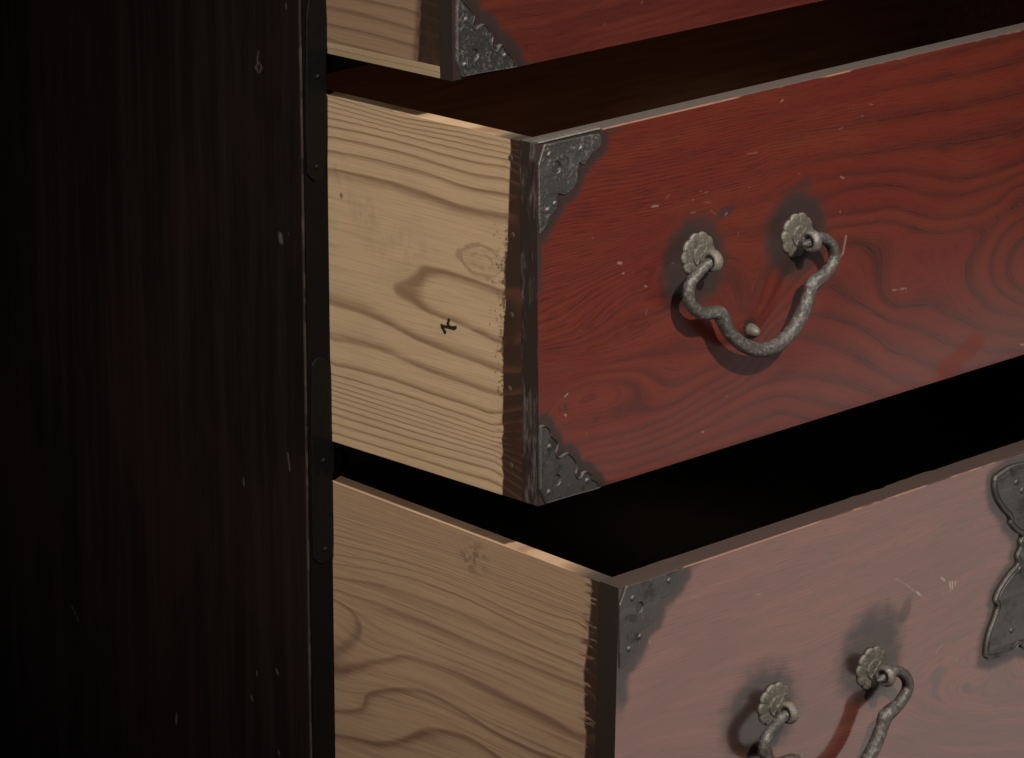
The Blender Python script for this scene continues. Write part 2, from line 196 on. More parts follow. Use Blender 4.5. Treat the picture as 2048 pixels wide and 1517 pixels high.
def loft_board(name, u, prof, emat, to3d, mats, cap, parent, attrs):
    """closed profile (a,b) swept along u; emat = material of each profile edge; attrs(U,A,B) -> dict"""
    a, b = np.array(prof).T; nu, npf = len(u), len(prof)
    U = np.repeat(u, npf); A = np.tile(a, nu); Bv = np.tile(b, nu)
    V = np.stack(to3d(U, A, Bv), 1)
    i = np.arange(nu-1)[:, None]*npf; j = np.arange(npf)[None]; j2 = (j+1) % npf
    q = np.stack([i+j, i+j2, i+npf+j2, i+npf+j], 2).reshape(-1, 4)
    mi = np.tile(np.array(emat), nu-1).tolist()+[cap, cap]
    faces = q.tolist()+[list(range(npf)), list(range((nu-1)*npf, nu*npf))[::-1]]
    o = mesh_obj(name, V.tolist(), faces, mats, parent, mi, attrs=attrs(U, A, Bv) if attrs else None)
    bm = bmesh.new(); bm.from_mesh(o.data); bmesh.ops.recalc_face_normals(bm, faces=bm.faces); bm.to_mesh(o.data); bm.free()
    return o
def resample(poly, step=.9, closed=True, rounds=1):
    p = np.array(poly, float)
    for _ in range(rounds):      # Chaikin corner cutting: hand-filed, not knife-sharp
        q = np.roll(p, -1, 0); p = np.stack([.8*p+.2*q, .2*p+.8*q], 1).reshape(-1, 2)
    q = np.vstack([p, p[:1]]); seg = np.hypot(*np.diff(q, axis=0).T); L = np.r_[0, np.cumsum(seg)]
    t = np.linspace(0, L[-1], max(8, int(L[-1]/step)), endpoint=False)
    return np.c_[np.interp(t, L, q[:, 0]), np.interp(t, L, q[:, 1])]
def inset(p, d):
    n = np.roll(p, -1, 0)-np.roll(p, 1, 0); n /= np.maximum(np.hypot(*n.T), 1e-9)[:, None]
    area = .5*np.sum(p[:, 0]*np.roll(p[:, 1], -1)-np.roll(p[:, 0], -1)*p[:, 1])
    s = 1 if area > 0 else -1
    return p+d*s*np.c_[-n[:, 1], n[:, 0]]
def plate(name, outline, y0, th, m, parent, holes=(), bev=.7, xf=None, swell=0.0, step=.9, groove=0.0):
    """iron sheet cut to an outline (mm, x/z), standing th (mm) proud of y0; holes are round sinkings"""
    P0 = resample(outline, step); rings = [(P0, 0), (P0, th*.55), (inset(P0, bev*.35), th*.9), (inset(P0, bev), th)]
    if swell: rings[2] = (inset(P0, bev*.5), th+swell); rings.append((inset(P0, bev*2.1), th))
    if groove: rings += [(inset(P0, groove), th), (inset(P0, groove+.35), th-.45), (inset(P0, groove+.7), th)]
    verts, faces = [], []
    n = len(P0)
    for p, h in rings: verts += [(x, -h, z) for x, z in p]
    for r in range(len(rings)-1):
        for i in range(n): faces.append((r*n+i, r*n+(i+1) % n, (r+1)*n+(i+1) % n, (r+1)*n+i))
    top = [(len(rings)-1)*n+i for i in range(n)]
    loops = [[Vector((verts[i][0], verts[i][2], 0)) for i in top]]; ids = list(top)
    for hx, hz, hr in holes:
        k = 20; ring = []
        for lev, (rr, h) in enumerate(((hr, th), (hr*.9, th*.75), (hr*.8, th*.1))):
            base = len(verts); verts += [(hx+rr*math.cos(t*2*PI/k), -h, hz+rr*math.sin(t*2*PI/k)) for t in range(k)]
            ring.append([base+t for t in range(k)])
        for A, Bq in zip(ring, ring[1:]):
            for t in range(k): faces.append((A[t], A[(t+1) % k], Bq[(t+1) % k], Bq[t]))
        verts.append((hx, -th*.35, hz)); c = len(verts)-1
        for t in range(k): faces.append((ring[2][t], ring[2][(t+1) % k], c))
        loops.append([Vector((verts[i][0], verts[i][2], 0)) for i in ring[0]]); ids += ring[0]
    for tri in tessellate_polygon(loops): faces.append(tuple(ids[i] for i in tri))
    bk = list(range(n)); faces.append(tuple(bk))
    V = [(x/1000, y0+y/1000, z/1000) for x, y, z in verts]
    if xf: V = [xf(v) for v in V]
    bm = bmesh.new(); vs = [bm.verts.new(v) for v in V]
    for f in faces:
        try: bm.faces.new([vs[i] for i in f])
        except ValueError: pass
    return bm_obj(name, bm, m, parent)
def dome(name, x, y0, z, r, h, m, parent, xf=None, seg=14):
    """round-headed nail; r, h in mm"""
    bm = bmesh.new(); rows = []
    for k in range(5):
        a = k/5*PI/2; rows.append([bm.verts.new((x/1000+r/1000*math.cos(a)*math.cos(t*2*PI/seg), y0-h/1000*math.sin(a), z/1000+r/1000*math.cos(a)*math.sin(t*2*PI/seg))) for t in range(seg)])
    c = bm.verts.new((x/1000, y0-h/1000, z/1000))
    for A, Bq in zip(rows, rows[1:]):
        for t in range(seg): bm.faces.new((A[t], A[(t+1) % seg], Bq[(t+1) % seg], Bq[t]))
    for t in range(seg): bm.faces.new((rows[-1][t], rows[-1][(t+1) % seg], c))
    bm.faces.new(rows[0])
    if xf:
        for v in bm.verts: v.co = xf(v.co)
    return bm_obj(name, bm, m, parent, smooth=True)
def tube(name, pts, rad, m, parent, seg=16, sub=5):
    """smooth swept bar through 3-D points with a radius at each (metres)"""
    P = np.array(pts, float); R = np.array(rad, float); n = len(P); Q, RR = [], []
    for i in range(n-1):
        p0, p1, p2, p3 = P[max(i-1, 0)], P[i], P[i+1], P[min(i+2, n-1)]
        for k in range(sub):
            t = k/sub; Q.append(.5*((2*p1)+(p2-p0)*t+(2*p0-5*p1+4*p2-p3)*t*t+(3*p1-p0-3*p2+p3)*t**3)); RR.append(R[i]*(1-t)+R[i+1]*t)
    Q.append(P[-1]); RR.append(R[-1]); Q = np.array(Q); T = np.gradient(Q, axis=0); T /= np.linalg.norm(T, axis=1)[:, None]
    bm = bmesh.new(); rows = []; rng = random.Random(5)
    for i, (q, t, r) in enumerate(zip(Q, T, RR)):
        s = np.array([0, 1., 0]); s = s-t*(s@t); s /= np.linalg.norm(s); c = np.cross(t, s)
        rows.append([bm.verts.new(q+r*(1+rng.uniform(-.035, .035))*(math.cos(k*2*PI/seg)*s+math.sin(k*2*PI/seg)*c)) for k in range(seg)])
    for A, Bq in zip(rows, rows[1:]):
        for k in range(seg): bm.faces.new((A[k], A[(k+1) % seg], Bq[(k+1) % seg], Bq[k]))
    bm.faces.new(rows[0]); bm.faces.new(rows[-1])
    return bm_obj(name, bm, m, parent, smooth=True)

# =====================================================================
# materials
# =====================================================================
def side_wood(name, light, late, grey, strip_line, w=.72, lac0=(.044, .0265, .0200)):
    m, nt, b = mat(name); g = G(nt); x, y, z = g.pos()
    wob = g.noise(g.vec(g.m('MULTIPLY', y, 14), g.m('MULTIPLY', z, 60)), 1, 3)
    t = g.m('ADD', g.attr('ring'), g.m('MULTIPLY', g.m('SUBTRACT', wob, .5), .13))
    fib = g.noise(g.vec(g.m('MULTIPLY', y, 18), g.m('MULTIPLY', g.m('ADD', z, g.m('MULTIPLY', g.attr('ring'), .0006)), 1150)), 1, 5, .68)
    t = g.m('MULTIPLY_ADD', g.m('SUBTRACT', fib, .5), .14, t)
    f = g.m('FRACT', t)
    ring = g.ramp(f, [(0, 1.0), (.035, .8), (.09, .05), (.5, .0), (w, .12), (w+(1-w)*.45, .55), (.96, 1), (1, 1)])
    amp = g.m('MULTIPLY_ADD', g.noise(g.vec(g.m('MULTIPLY', y, 9), g.m('MULTIPLY', z, 45), 3.1), 1, 2), .7, .62)
    ring = g.m('MULTIPLY', ring, g.m('MULTIPLY', amp, g.attr('ringamp')), clamp=True)
    str2 = g.noise(g.vec(g.m('MULTIPLY', y, 7), g.m('MULTIPLY_ADD', g.attr('ring'), 2.3, g.m('MULTIPLY', z, 260))), 1, 3, .6)
    blo = g.noise(g.vec(g.m('MULTIPLY', y, 22), g.m('MULTIPLY', z, 34), 7), 1, 4, .6)
    c = g.mix(ring, light, late)
    c = g.mix(g.m('MULTIPLY', g.smooth(str2, .45, .8), g.attr('streak')), c, late)
    c = g.mix(g.m('MULTIPLY', g.smooth(str2, .5, .22), .4), c, tuple(min(1, v*1.18) for v in light))
    c = g.mix(g.m('MULTIPLY', g.smooth(fib, .46, .66), .30), c, tuple(v*.9 for v in late))
    c = g.mix(g.m('MULTIPLY', g.smooth(fib, .46, .3), .3), c, tuple(min(1, v*1.2) for v in light))
    c = g.mix(g.m('MULTIPLY', g.smooth(blo, .45, .8), .3), c, grey)
    c = g.mix(g.m('MULTIPLY', g.attr('knot'), .9), c, tuple(v*.85 for v in late))
    c = g.mix(g.attr('dirt'), c, (.075, .058, .044))
    sp = g.noise(g.vec(g.m('MULTIPLY', y, 420), g.m('MULTIPLY', z, 420)), 1, 1)
    c = g.mix(g.m('MULTIPLY', g.smooth(sp, .79, .84), .35), c, (.09, .05, .03))
    lac = g.mix(g.m('MULTIPLY', ring, .75), lac0, strip_line)
    lac = g.mix(g.smooth(g.noise(g.vec(g.m('MULTIPLY', y, 60), g.m('MULTIPLY', z, 38), 2), 1, 3), .52, .7), lac, (.055, .024, .016))
    c = g.mix(g.attr('dark'), c, lac)
    c = g.mix(g.attr('rim'), c, (.06, .05, .042))  # dark front ends of the rims, plus a painted shadow on the middle one
    g.put(b.inputs['Base Color'], c)
    g.put(b.inputs['Roughness'], g.m('MULTIPLY_ADD', g.attr('dark'), -.25, .62))
    b.inputs['Specular IOR Level'].default_value = .35
    h = g.m('ADD', g.m('MULTIPLY', fib, .5), g.m('MULTIPLY', ring, .4))
    g.put(b.inputs['Normal'], g.bump(h, .16, .0006))
    return m
def lacquer(name, red, orange, dark, fine=7.0, tone=1.0, rough=.17, pk=22):
    m, nt, b = mat(name); g = G(nt); x, y, z = g.pos()
    wob = g.noise(g.vec(g.m('MULTIPLY', x, 16), g.m('MULTIPLY', z, 50)), 1, 3)
    t = g.m('ADD', g.attr('ring'), g.m('MULTIPLY', g.m('SUBTRACT', wob, .5), .13))
    f = g.m('FRACT', t)
    band = g.ramp(f, [(0, .95), (.05, .6), (.18, .12), (.4, .0), (.65, .3), (.85, .8), (1, 1)])
    amp = g.noise(g.vec(g.m('MULTIPLY', x, 12), g.m('MULTIPLY', z, 20), 4), 1, 2)
    band = g.m('MULTIPLY', band, g.m('MULTIPLY', g.m('MULTIPLY_ADD', amp, 1.1, .25), g.attr('ringamp')), clamp=True)
    ff = g.m('FRACT', g.m('MULTIPLY_ADD', t, fine, g.m('MULTIPLY', g.noise(g.vec(g.m('MULTIPLY', x, 30), g.m('MULTIPLY', z, 160)), 1, 3), .7)))
    fl = g.ramp(ff, [(0, .8), (.18, .25), (.5, 0), (.8, .25), (1, .8)])
    pore = g.noise(g.vec(g.m('MULTIPLY', x, 42), g.m('MULTIPLY', t, pk)), 1, 5, .7)
    big = g.noise(g.vec(g.m('MULTIPLY', x, 9), g.m('MULTIPLY', t, .7)), 1, 2)
    c = g.mix(g.smooth(big, .38, .66), red, orange)
    band = g.m('MULTIPLY', band, g.m('MULTIPLY_ADD', g.smooth(pore, .3, .65), .7, .45), clamp=True)
    c = g.mix(g.m('MULTIPLY', band, .85), c, dark)
    c = g.mix(g.m('MULTIPLY', fl, g.attr('fineamp')), c, dark)
    c = g.mix(g.m('MULTIPLY', g.smooth(pore, .50, .64), g.m('MULTIPLY_ADD', g.attr('fineamp'), .7, .22)), c, tuple(v*.7 for v in dark))
    c = g.mix(g.m('MULTIPLY', g.smooth(pore, .44, .3), .5), c, orange)
    mot = g.noise(g.vec(x, y, z), 900, 2)
    c = g.mix(g.m('MULTIPLY', g.smooth(mot, .5, .75), .3), c, dark)
    # iron-rust halo round the fittings
    sn = g.noise(g.vec(g.m('MULTIPLY', x, 110), g.m('MULTIPLY', z, 110)), 1, 5, .6)
    st = g.smooth(g.m('ADD', g.attr('stain'), g.m('MULTIPLY', g.m('SUBTRACT', g.m('MULTIPLY_ADD', pore, .35, g.m('MULTIPLY_ADD', sn, .4, g.m('MULTIPLY', g.noise(g.vec(g.m('MULTIPLY', x, 42), g.m('MULTIPLY', z, 30), 5), 1, 3), .25))), .5), 1.7)),   .12, .88)
    st = g.m('MULTIPLY', st, g.smooth(g.attr('stain'), .02, .2))
    c = g.mix(g.m('MULTIPLY', st, .9), c, (.021*tone, .0165*tone, .0155*tone))
    c = g.mix(g.attr('spot'), c, g.mix(.55, c, (.12, .0155, .006)))
    c = g.mix(g.attr('wear'), c, (.31, .155, .095))
    c = g.mix(g.attr('nick'), c, (.34, .28, .24))
    g.put(b.inputs['Base Color'], c)
    rn = g.noise(g.vec(g.m('MULTIPLY', x, 40), g.m('MULTIPLY', z, 40), 9), 1, 4)
    g.put(b.inputs['Roughness'], g.m('ADD', g.m('MULTIPLY_ADD', rn, .06, rough), g.m('MULTIPLY', st, .1)))
    b.inputs['IOR'].default_value = 1.5; g.put(b.inputs['Specular IOR Level'], g.m('MULTIPLY_ADD', g.attr('spot'), -.24, g.m('MULTIPLY_ADD', st, -.24, .5)))
    h = g.m('ADD', g.m('MULTIPLY', pore, -.6), g.m('MULTIPLY', rn, .8))
    g.put(b.inputs['Normal'], g.bump(h, .05, .0006))
    return m
def edge_lacquer(name, base, worn, amount, rough=.5):
    """dark lacquered end or top edge of a front board, scuffed to grey"""
    m, nt, b = mat(name); g = G(nt); x, y, z = g.pos()
    v = g.vec(g.m('MULTIPLY', x, 60), g.m('MULTIPLY', y, 260), g.m('MULTIPLY', z, 60))
    n = g.noise(v, 1, 6, .7); n2 = g.noise(g.vec(g.m('MULTIPLY', x, 14), g.m('MULTIPLY', y, 90), g.m('MULTIPLY', z, 14)), 1, 3)
    n3 = g.noise(g.vec(x, y, z), 1500, 2)
    w = g.smooth(g.m('ADD', g.m('MULTIPLY', n, .6), g.m('MULTIPLY', n2, .5)), .75-amount, .95-amount)
    c = g.mix(w, base, worn); c = g.mix(g.m('MULTIPLY', n3, .5), c, base)
    g.put(b.inputs['Base Color'], c); b.inputs['Roughness'].default_value = rough
    g.put(b.inputs['Normal'], g.bump(n, .25, .0006))
    return m
def iron(name, base, light, rough=.45, metal=.65, amount=.5, scale=420, bump=.35, edge=.5, spec=.5):
    m, nt, b = mat(name); g = G(nt); x, y, z = g.pos(); v = g.vec(x, y, z)
    n = g.noise(v, scale, 5, .62); n2 = g.noise(v, scale*.22, 4); n3 = g.noise(v, scale*4, 2)
    pt = g.n('ShaderNodeNewGeometry').outputs['Pointiness']
    w = g.smooth(g.m('ADD', n, g.m('MULTIPLY', n2, .7)), 1.12-amount*.5, 1.4-amount*.5)
    c = g.mix(w, base, light)
    c = g.mix(g.m('MULTIPLY', g.smooth(n2, .5, .66), .75), c, tuple(v*.3 for v in base))
    c = g.mix(g.m('MULTIPLY', g.smooth(pt, .52, .62), edge), c, tuple(min(1, v*1.6) for v in light))
    c = g.mix(g.m('MULTIPLY', g.smooth(n3, .62, .75), .3), c, light)
    g.put(b.inputs['Base Color'], c); b.inputs['Metallic'].default_value = metal; b.inputs['Specular IOR Level'].default_value = spec
    g.put(b.inputs['Roughness'], g.m('MULTIPLY_ADD', n2, .3, rough-.15))
    g.put(b.inputs['Normal'], g.bump(g.m('ADD', n, g.m('MULTIPLY', n2, .8)), bump, .0012))
    return m
def panel_mat(name):
    m, nt, b = mat(name); g = G(nt); x, y, z = g.pos()
    s1 = g.noise(g.vec(g.m('MULTIPLY', y, 75), g.m('MULTIPLY', z, 3.2)), 1, 5, .65)
    s2 = g.noise(g.vec(g.m('MULTIPLY', y, 700), g.m('MULTIPLY', z, 9)), 1, 3, .6)
    n = g.noise(g.vec(g.m('MULTIPLY', y, 10), g.m('MULTIPLY', z, 6)), 1, 3)
    c = g.mix(g.smooth(s1, .40, .72), (.0062, .0041, .0036), (.0140, .0088, .0077))
    c = g.mix(g.m('MULTIPLY', g.smooth(n, .45, .65), .7), c, (0.0149, 0.0063, 0.0059))  # reddish patches: a faint sheen put into the panel colour
    c = g.mix(g.m('MULTIPLY', g.smooth(s2, .58, .72), .5), c, (0.0192, 0.0149, 0.0131))
    c = g.mix(g.m('MULTIPLY', g.smooth(s1, .36, .28), .8), c, (.0016, .001, .0009))
    c = g.mix(g.attr('chip'), c, (.040, .026, .019))
    c = g.mix(g.attr('nick'), c, (.16, .145, .13))
    g.put(b.inputs['Base Color'], c)
    g.put(b.inputs['Roughness'], g.m('MULTIPLY_ADD', s1, .25, .36)); b.inputs['Specular IOR Level'].default_value = .32
    g.put(b.inputs['Normal'], g.bump(g.m('ADD', s1, s2), .12, .0008))
    return m
def plain_wood(name, c0, c1, rough=.6, axis=0):
    m, nt, b = mat(name); g = G(nt); p = g.pos(); a = p[axis]; o = p[2]
    n = g.noise(g.vec(g.m('MULTIPLY', a, 7), g.m('MULTIPLY', o, 160), g.m('MULTIPLY', p[1-axis], 160)), 1, 4, .6)
    g.put(b.inputs['Base Color'], g.mix(g.smooth(n, .3, .7), c0, c1)); b.inputs['Roughness'].default_value = rough
    g.put(b.inputs['Normal'], g.bump(n, .15, .0008)); return m
def flat(name, c, rough=.6, spec=.5):
    m, nt, b = mat(name); g = G(nt); x, y, z = g.pos()
    n = g.noise(g.vec(x, y, z), 300, 3)
    g.put(b.inputs['Base Color'], g.mix(n, tuple(v*.8 for v in c), tuple(v*1.2 for v in c))); b.inputs['Specular IOR Level'].default_value = spec; b.inputs['Roughness'].default_value = rough
    return m

M_SIDE_MID = side_wood('pale_cedar', (.56, .395, .24), (.265, .158, .090), (.40, .29, .185), (.12, .05, .03))
M_SIDE_LOW = side_wood('grey_cedar', (.42, .275, .172), (.19, .102, .064), (.29, .195, .13), (.10, .06, .04), .8)
M_SIDE_TOP = side_wood('brown_cedar', (.32, .205, .125), (.165, .095, .06), (.24, .16, .108), (.05, .03, .02), lac0=(.020, .0125, .0095))
M_RED_MID = lacquer('red_lacquer', fine=9.0, red=(.098, .0155, .0100), orange=(.108, .0200, .0115), dark=(.029, .0105, .0090))
M_RED_TOP = lacquer('crimson_lacquer', (.070, .0140, .0100), (.096, .0195, .0120), (.034, .0105, .0090), fine=5)
M_RED_LOW = lacquer('faded_red_lacquer', (.105, .030, .021), (.135, .042, .026), (.072, .027, .0205), fine=4.5, tone=1.0, rough=.05, pk=11)
M_EDGE_TOP = edge_lacquer('worn_sheen_top_edge', (.095, .082, .073), (.19, .17, .155), .12)  # worn grey, with the greyish sheen of the upward face in the base colour
M_EDGE_TOP_OLD = edge_lacquer('old_top_edge', (.050, .036, .030), (.13, .105, .09), .12)
M_EDGE_END = edge_lacquer('scuffed_end', (.030, .0195, .0150), (.24, .205, .185), .20)
M_EDGE_END_DARK = edge_lacquer('brown_end', (.030, .0205, .0150), (.06, .045, .036), .02)
M_IRON = iron('black_iron', (.056, .053, .050), (.15, .14, .128), .5, .55, .42, bump=.4, edge=.85)
M_IRON_WORN = iron('worn_iron', (.048, .046, .044), (.23, .215, .195), .44, .6, .58, bump=.5, edge=.8)
M_IRON_BAR = iron('forged_iron', (.078, .070, .064), (.235, .215, .197), .5, .5, .62, scale=420, bump=.75, edge=.55)
M_LIP = iron('rubbed_iron', (.13, .125, .115), (.38, .36, .33), .38, .6, .7, bump=.4, edge=.6)
M_ROSETTE = iron('dull_brass', (.105, .093, .077), (.225, .20, .165), .52, .35, .6, scale=700, bump=.6, edge=.6)
M_STRAP = iron('lacquered_iron', (.0020, .0019, .0017), (.0048, .0046, .0042), .5, .05, .3, bump=.25, edge=.8, spec=.14)
M_PANEL = panel_mat('black_lacquer_panel')
M_POST = flat('black_post', (.0016, .0013, .0011), .6, .08)
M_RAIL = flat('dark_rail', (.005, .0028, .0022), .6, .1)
M_INNER = plain_wood('brown_interior', (.19, .095, .047), (.28, .15, .08))
M_SHADE_INNER = plain_wood('shade_dark_interior', (.020, .012, .008), (.030, .018, .012))  # near-black wood colour carries the shade inside the bottom drawer
M_PALE = plain_wood('pale_end_grain', (.34, .245, .145), (.46, .34, .21), axis=1)
M_INK = flat('black_ink', (.012, .010, .009), .7)
M_PEG = flat('wood_peg', (.060, .040, .030), .7, .15)
M_BRASS_STUD = M_ROSETTE

# =====================================================================
# the chest that holds the drawers
# =====================================================================
chest = link(bpy.data.objects.new('drawer_chest', None))
tag(chest, 'dark lacquered wooden chest whose three drawers stand pulled open', 'chest')
W, CD = .80, .46
def panel_attrs(U, A, Bv):
    y, z = U*1000, Bv*1000; face = A < -.0188
    nick = np.zeros(len(U))
    for a, b, r in NICKS_PANEL:
        nick = np.maximum(nick, 1-sstep(segdist(y, z, a, b), r*.45, r*1.2))
    e = y+1.2*(fbm(z/9, z*0, 3)-.5)
    chip = (1-sstep(e, .3, .9))*sstep(fbm(z/9, y*.2, 11), .46, .62)
    return {'nick': nick*face*.5, 'chip': chip}
rows = np.arange(-.36, .4201, .0016)
prof = [(-.019, z) for z in rows]+[(0, rows[-1]), (0, rows[0])]
loft_board('side_panel', cols(.0, .36, CD, .0009), prof, [0]*len(prof), lambda u, a, b: (a+.0016*sstep(-u, -.0006, .0)*(a < -.018), u, b), [M_PANEL, M_POST], 1, chest, panel_attrs)
box('front_post', (-.0178, -.0012, -.36), (-.0004, -.0002, .42), M_POST, chest, bev=.0003)
for i, ol in enumerate(STRAPS):
    s = plate('iron_strap', ol, -.0012, 1.3, M_STRAP, chest, bev=.8)
    for q in STRAPNAILS[i]: dome('nail', q[0], -.0024, q[1], 1.9, 1.2, M_STRAP, s)
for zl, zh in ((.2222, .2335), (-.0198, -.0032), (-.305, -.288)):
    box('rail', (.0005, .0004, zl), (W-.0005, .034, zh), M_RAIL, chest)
box('right_panel', (W, 0, -.36), (W+.019, CD, .42), M_PANEL, chest)
box('back_panel', (.0005, CD-.012, -.36), (W-.0005, CD-.0005, .42), M_SHADE_INNER, chest)
box('bottom_board', (.0005, .0005, -.36), (W-.0005, CD-.0125, -.345), M_RAIL, chest)
box('top_board', (-.019, -.004, .4205), (W+.019, CD, .439), M_RAIL, chest)

# =====================================================================
# drawers
# =====================================================================
def drawer(label, tilt, z0, out):
    o = link(bpy.data.objects.new('open_drawer', None))
    o.location = (0, 0, z0); o.rotation_euler = (tilt, 0, 0)
    return tag(o, label, 'drawer', 'drawers pulled out of the chest')
FT = .0135          # front board thickness
ST = .0100          # side board thickness
def front_board(par, out, zb, zt, ring, m, endm, stainf, nicks, ft=FT, fine_x=.43, wearline=True, jag=0.0, step=.00062, amp=None, fam=None, spot=None, nickk=.36, topm=None):
    y0 = -out
    rows = np.linspace(zb+.0004, zt-.0006, int((zt-zb)/step))
    prof = [(y0+.0004, zb)]+[(y0, z) for z in rows]+[(y0+.00018, zt-.0002), (y0+.0006, zt), (y0+ft*.5, zt+.0001), (y0+ft-.0007, zt), (y0+ft, zt-.0007), (y0+ft, zb)]
    nf = len(rows); em = [0]*(nf)+[0, 2]+[2]*4+[1]
    em = em[:len(prof)-1]+[2]
    def A(U, Av, Bv):
        x, z = U*1000, Bv*1000; face = Av < y0+.0003
        r = tps(ring, x, z); nk = np.zeros(len(U))
        for a, b, w in nicks: nk = np.maximum(nk, (.45 if w < .5 else 1)*(1-sstep(segdist(x, z, a, b)+.25*(vnoise(x*2.3, z*2.3, 8)-.5), w*.3, w*.75+.2)))
        wear = (Bv > zt-.0011)*sstep(fbm(x/22, x*0, 21), *((.36, .58) if nickk < .5 else (.25, .45)))*.9*wearline*sstep(x, 50, 53)
        top = (Bv > zt-.0005)*(Av < y0+.0005)
        return {'ring': r, 'nick': nk*face*nickk, 'stain': stainf(x, z), 'wear': wear*np.where(top, 1, .85), 'ringamp': amp(x, z), 'spot': np.zeros(len(U)) if spot is None else spot(x, z), 'fineamp': np.full(len(U), .75) if fam is None else fam(x, z)}
    def to3d(u, a, b):
        back = (b > zt-.001)*(a > y0+ft*.8)
        j = jag*(fbm(u*90, u*0, 4)-.5)*2*sstep(fbm(u*22, u*0, 9), .45, .6)
        return u, a+back*j, b
    return loft_board('front_board', cols(0, fine_x, W, step), prof, em, to3d, [m, endm, topm or M_EDGE_TOP], 1, par, A)
def side_board(par, out, zb, zt, ring, m, attrf, depth=.40, fine=None, step=.00062, ft=FT):
    fine = fine or out+.004; y0 = -out+ft+.0001
    rows = np.linspace(zb, zt-.0005, int((zt-zb)/step))
    prof = [(0, z) for z in rows]+[(.00045, zt), (ST*.5, zt+.00005), (ST-.0004, zt), (ST, zt-.0004), (ST, zb)]
    def A(U, Av, Bv):
        s, z = (U+out)*1000, Bv*1000
        d = {'ring': tps(ring, s, z), 'knot': np.zeros(len(s))}
        d.update(attrf(s, z, Av)); return d
    return loft_board('side_board', cols(y0, y0+fine, -out+depth, step), prof, [0]*len(prof), lambda u, a, b: (a, u, b), [m], 0, par, A)
def carcass(par, out, zb, zt, depth=.40, inner=None):
    inner = inner or M_INNER; y0 = -out+.0158
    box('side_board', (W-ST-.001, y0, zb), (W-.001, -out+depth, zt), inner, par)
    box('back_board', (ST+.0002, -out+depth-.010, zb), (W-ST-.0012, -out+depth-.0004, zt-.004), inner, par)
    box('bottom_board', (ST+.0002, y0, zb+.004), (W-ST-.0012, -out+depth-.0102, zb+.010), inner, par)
def strip_attr(s, z, edge, seed, rag, soft=.7):
    """brushed lacquer on the front end of a side board"""
    e = edge+rag*(fbm(z/5.5, s*.03, seed)-.5)*3+rag*.5*(vnoise(z/1.3, s*.08, seed+5)-.5)
    return 1-sstep(s-e, -soft, soft)
def corner_plate(par, outl, y0, hole, domes, m, hr=3.6, th=1.25, swell=0.0, xf=None):
    p = plate('corner_plate', outl, y0, th, m, par, [(hole[0][0], hole[0][1], hr)] if hole else [], swell=swell)
    for x, z in domes: dome('nail', x, y0-th*.00095, z, 1.75, 1.35, m, p)
    return p
def rosette(name, x, y0, z, m, par, R=13.4, n=10, rot=0.0):
    bm = bmesh.new(); seg = n*10; rows = []
    def rad(t): return R*(.91+.09*abs(math.cos(n*t/2+rot))**.8)
    prof = [(1.0, 0), (1.0, 1.1), (.95, 1.75), (.8, 2.3), (.62, 2.55), (.52, 2.5), (.505, 3.5), (.47, 3.75), (.3, 3.8), (.16, 3.8)]
    for k, (f, h) in enumerate(prof):
        row = []
        for i in range(seg):
            t = i*2*PI/seg; gr = abs(math.cos(n*t/2+rot))**.5 if .5 < f < .99 else 1
            r = rad(t)*f if f > .55 else R*.93*f
            row.append(bm.verts.new(((x+r*math.cos(t))/1000, y0-(h*(.93+.07*gr))/1000, (z+r*math.sin(t))/1000)))
        rows.append(row)
    for A, Bq in zip(rows, rows[1:]):
        for i in range(seg): bm.faces.new((A[i], A[(i+1) % seg], Bq[(i+1) % seg], Bq[i]))
    bm.faces.new(rows[-1]); bm.faces.new(rows[0])
    return bm_obj(name, bm, m, par, smooth=False)
def eye_post(x, y0, z, h, m, par):
    """split-pin post standing out of a rosette, its eye carries the bail"""
    bm = bmesh.new(); mj, mn, a, b = 4.9, 2.0, 20, 10
    vs = [[bm.verts.new(((x+mn*1.6*math.cos(v*2*PI/b))/1000, y0-(h+(mj+mn*math.sin(v*2*PI/b))*math.cos(u*2*PI/a))/1000, (z+(mj+mn*math.sin(v*2*PI/b))*math.sin(u*2*PI/a))/1000)) for v in range(b)] for u in range(a)]
    for u in range(a):
        for v in range(b): bm.faces.new((vs[u][v], vs[(u+1) % a][v], vs[(u+1) % a][(v+1) % b], vs[u][(v+1) % b]))
    k = 14; A = [bm.verts.new(((x+2.5*math.cos(t*2*PI/k))/1000, y0-3/1000, (z+3*math.sin(t*2*PI/k))/1000)) for t in range(k)]
    Bq = [bm.verts.new(((x+2.0*math.cos(t*2*PI/k))/1000, y0-(h-mj+.4)/1000, (z+2.4*math.sin(t*2*PI/k))/1000)) for t in range(k)]
    for t in range(k): bm.faces.new((A[t], A[(t+1) % k], Bq[(t+1) % k], Bq[t]))
    bm.faces.new(A); bm.faces.new(Bq)
    return bm_obj('post', bm, m, par, smooth=True)
EYE = 12.0
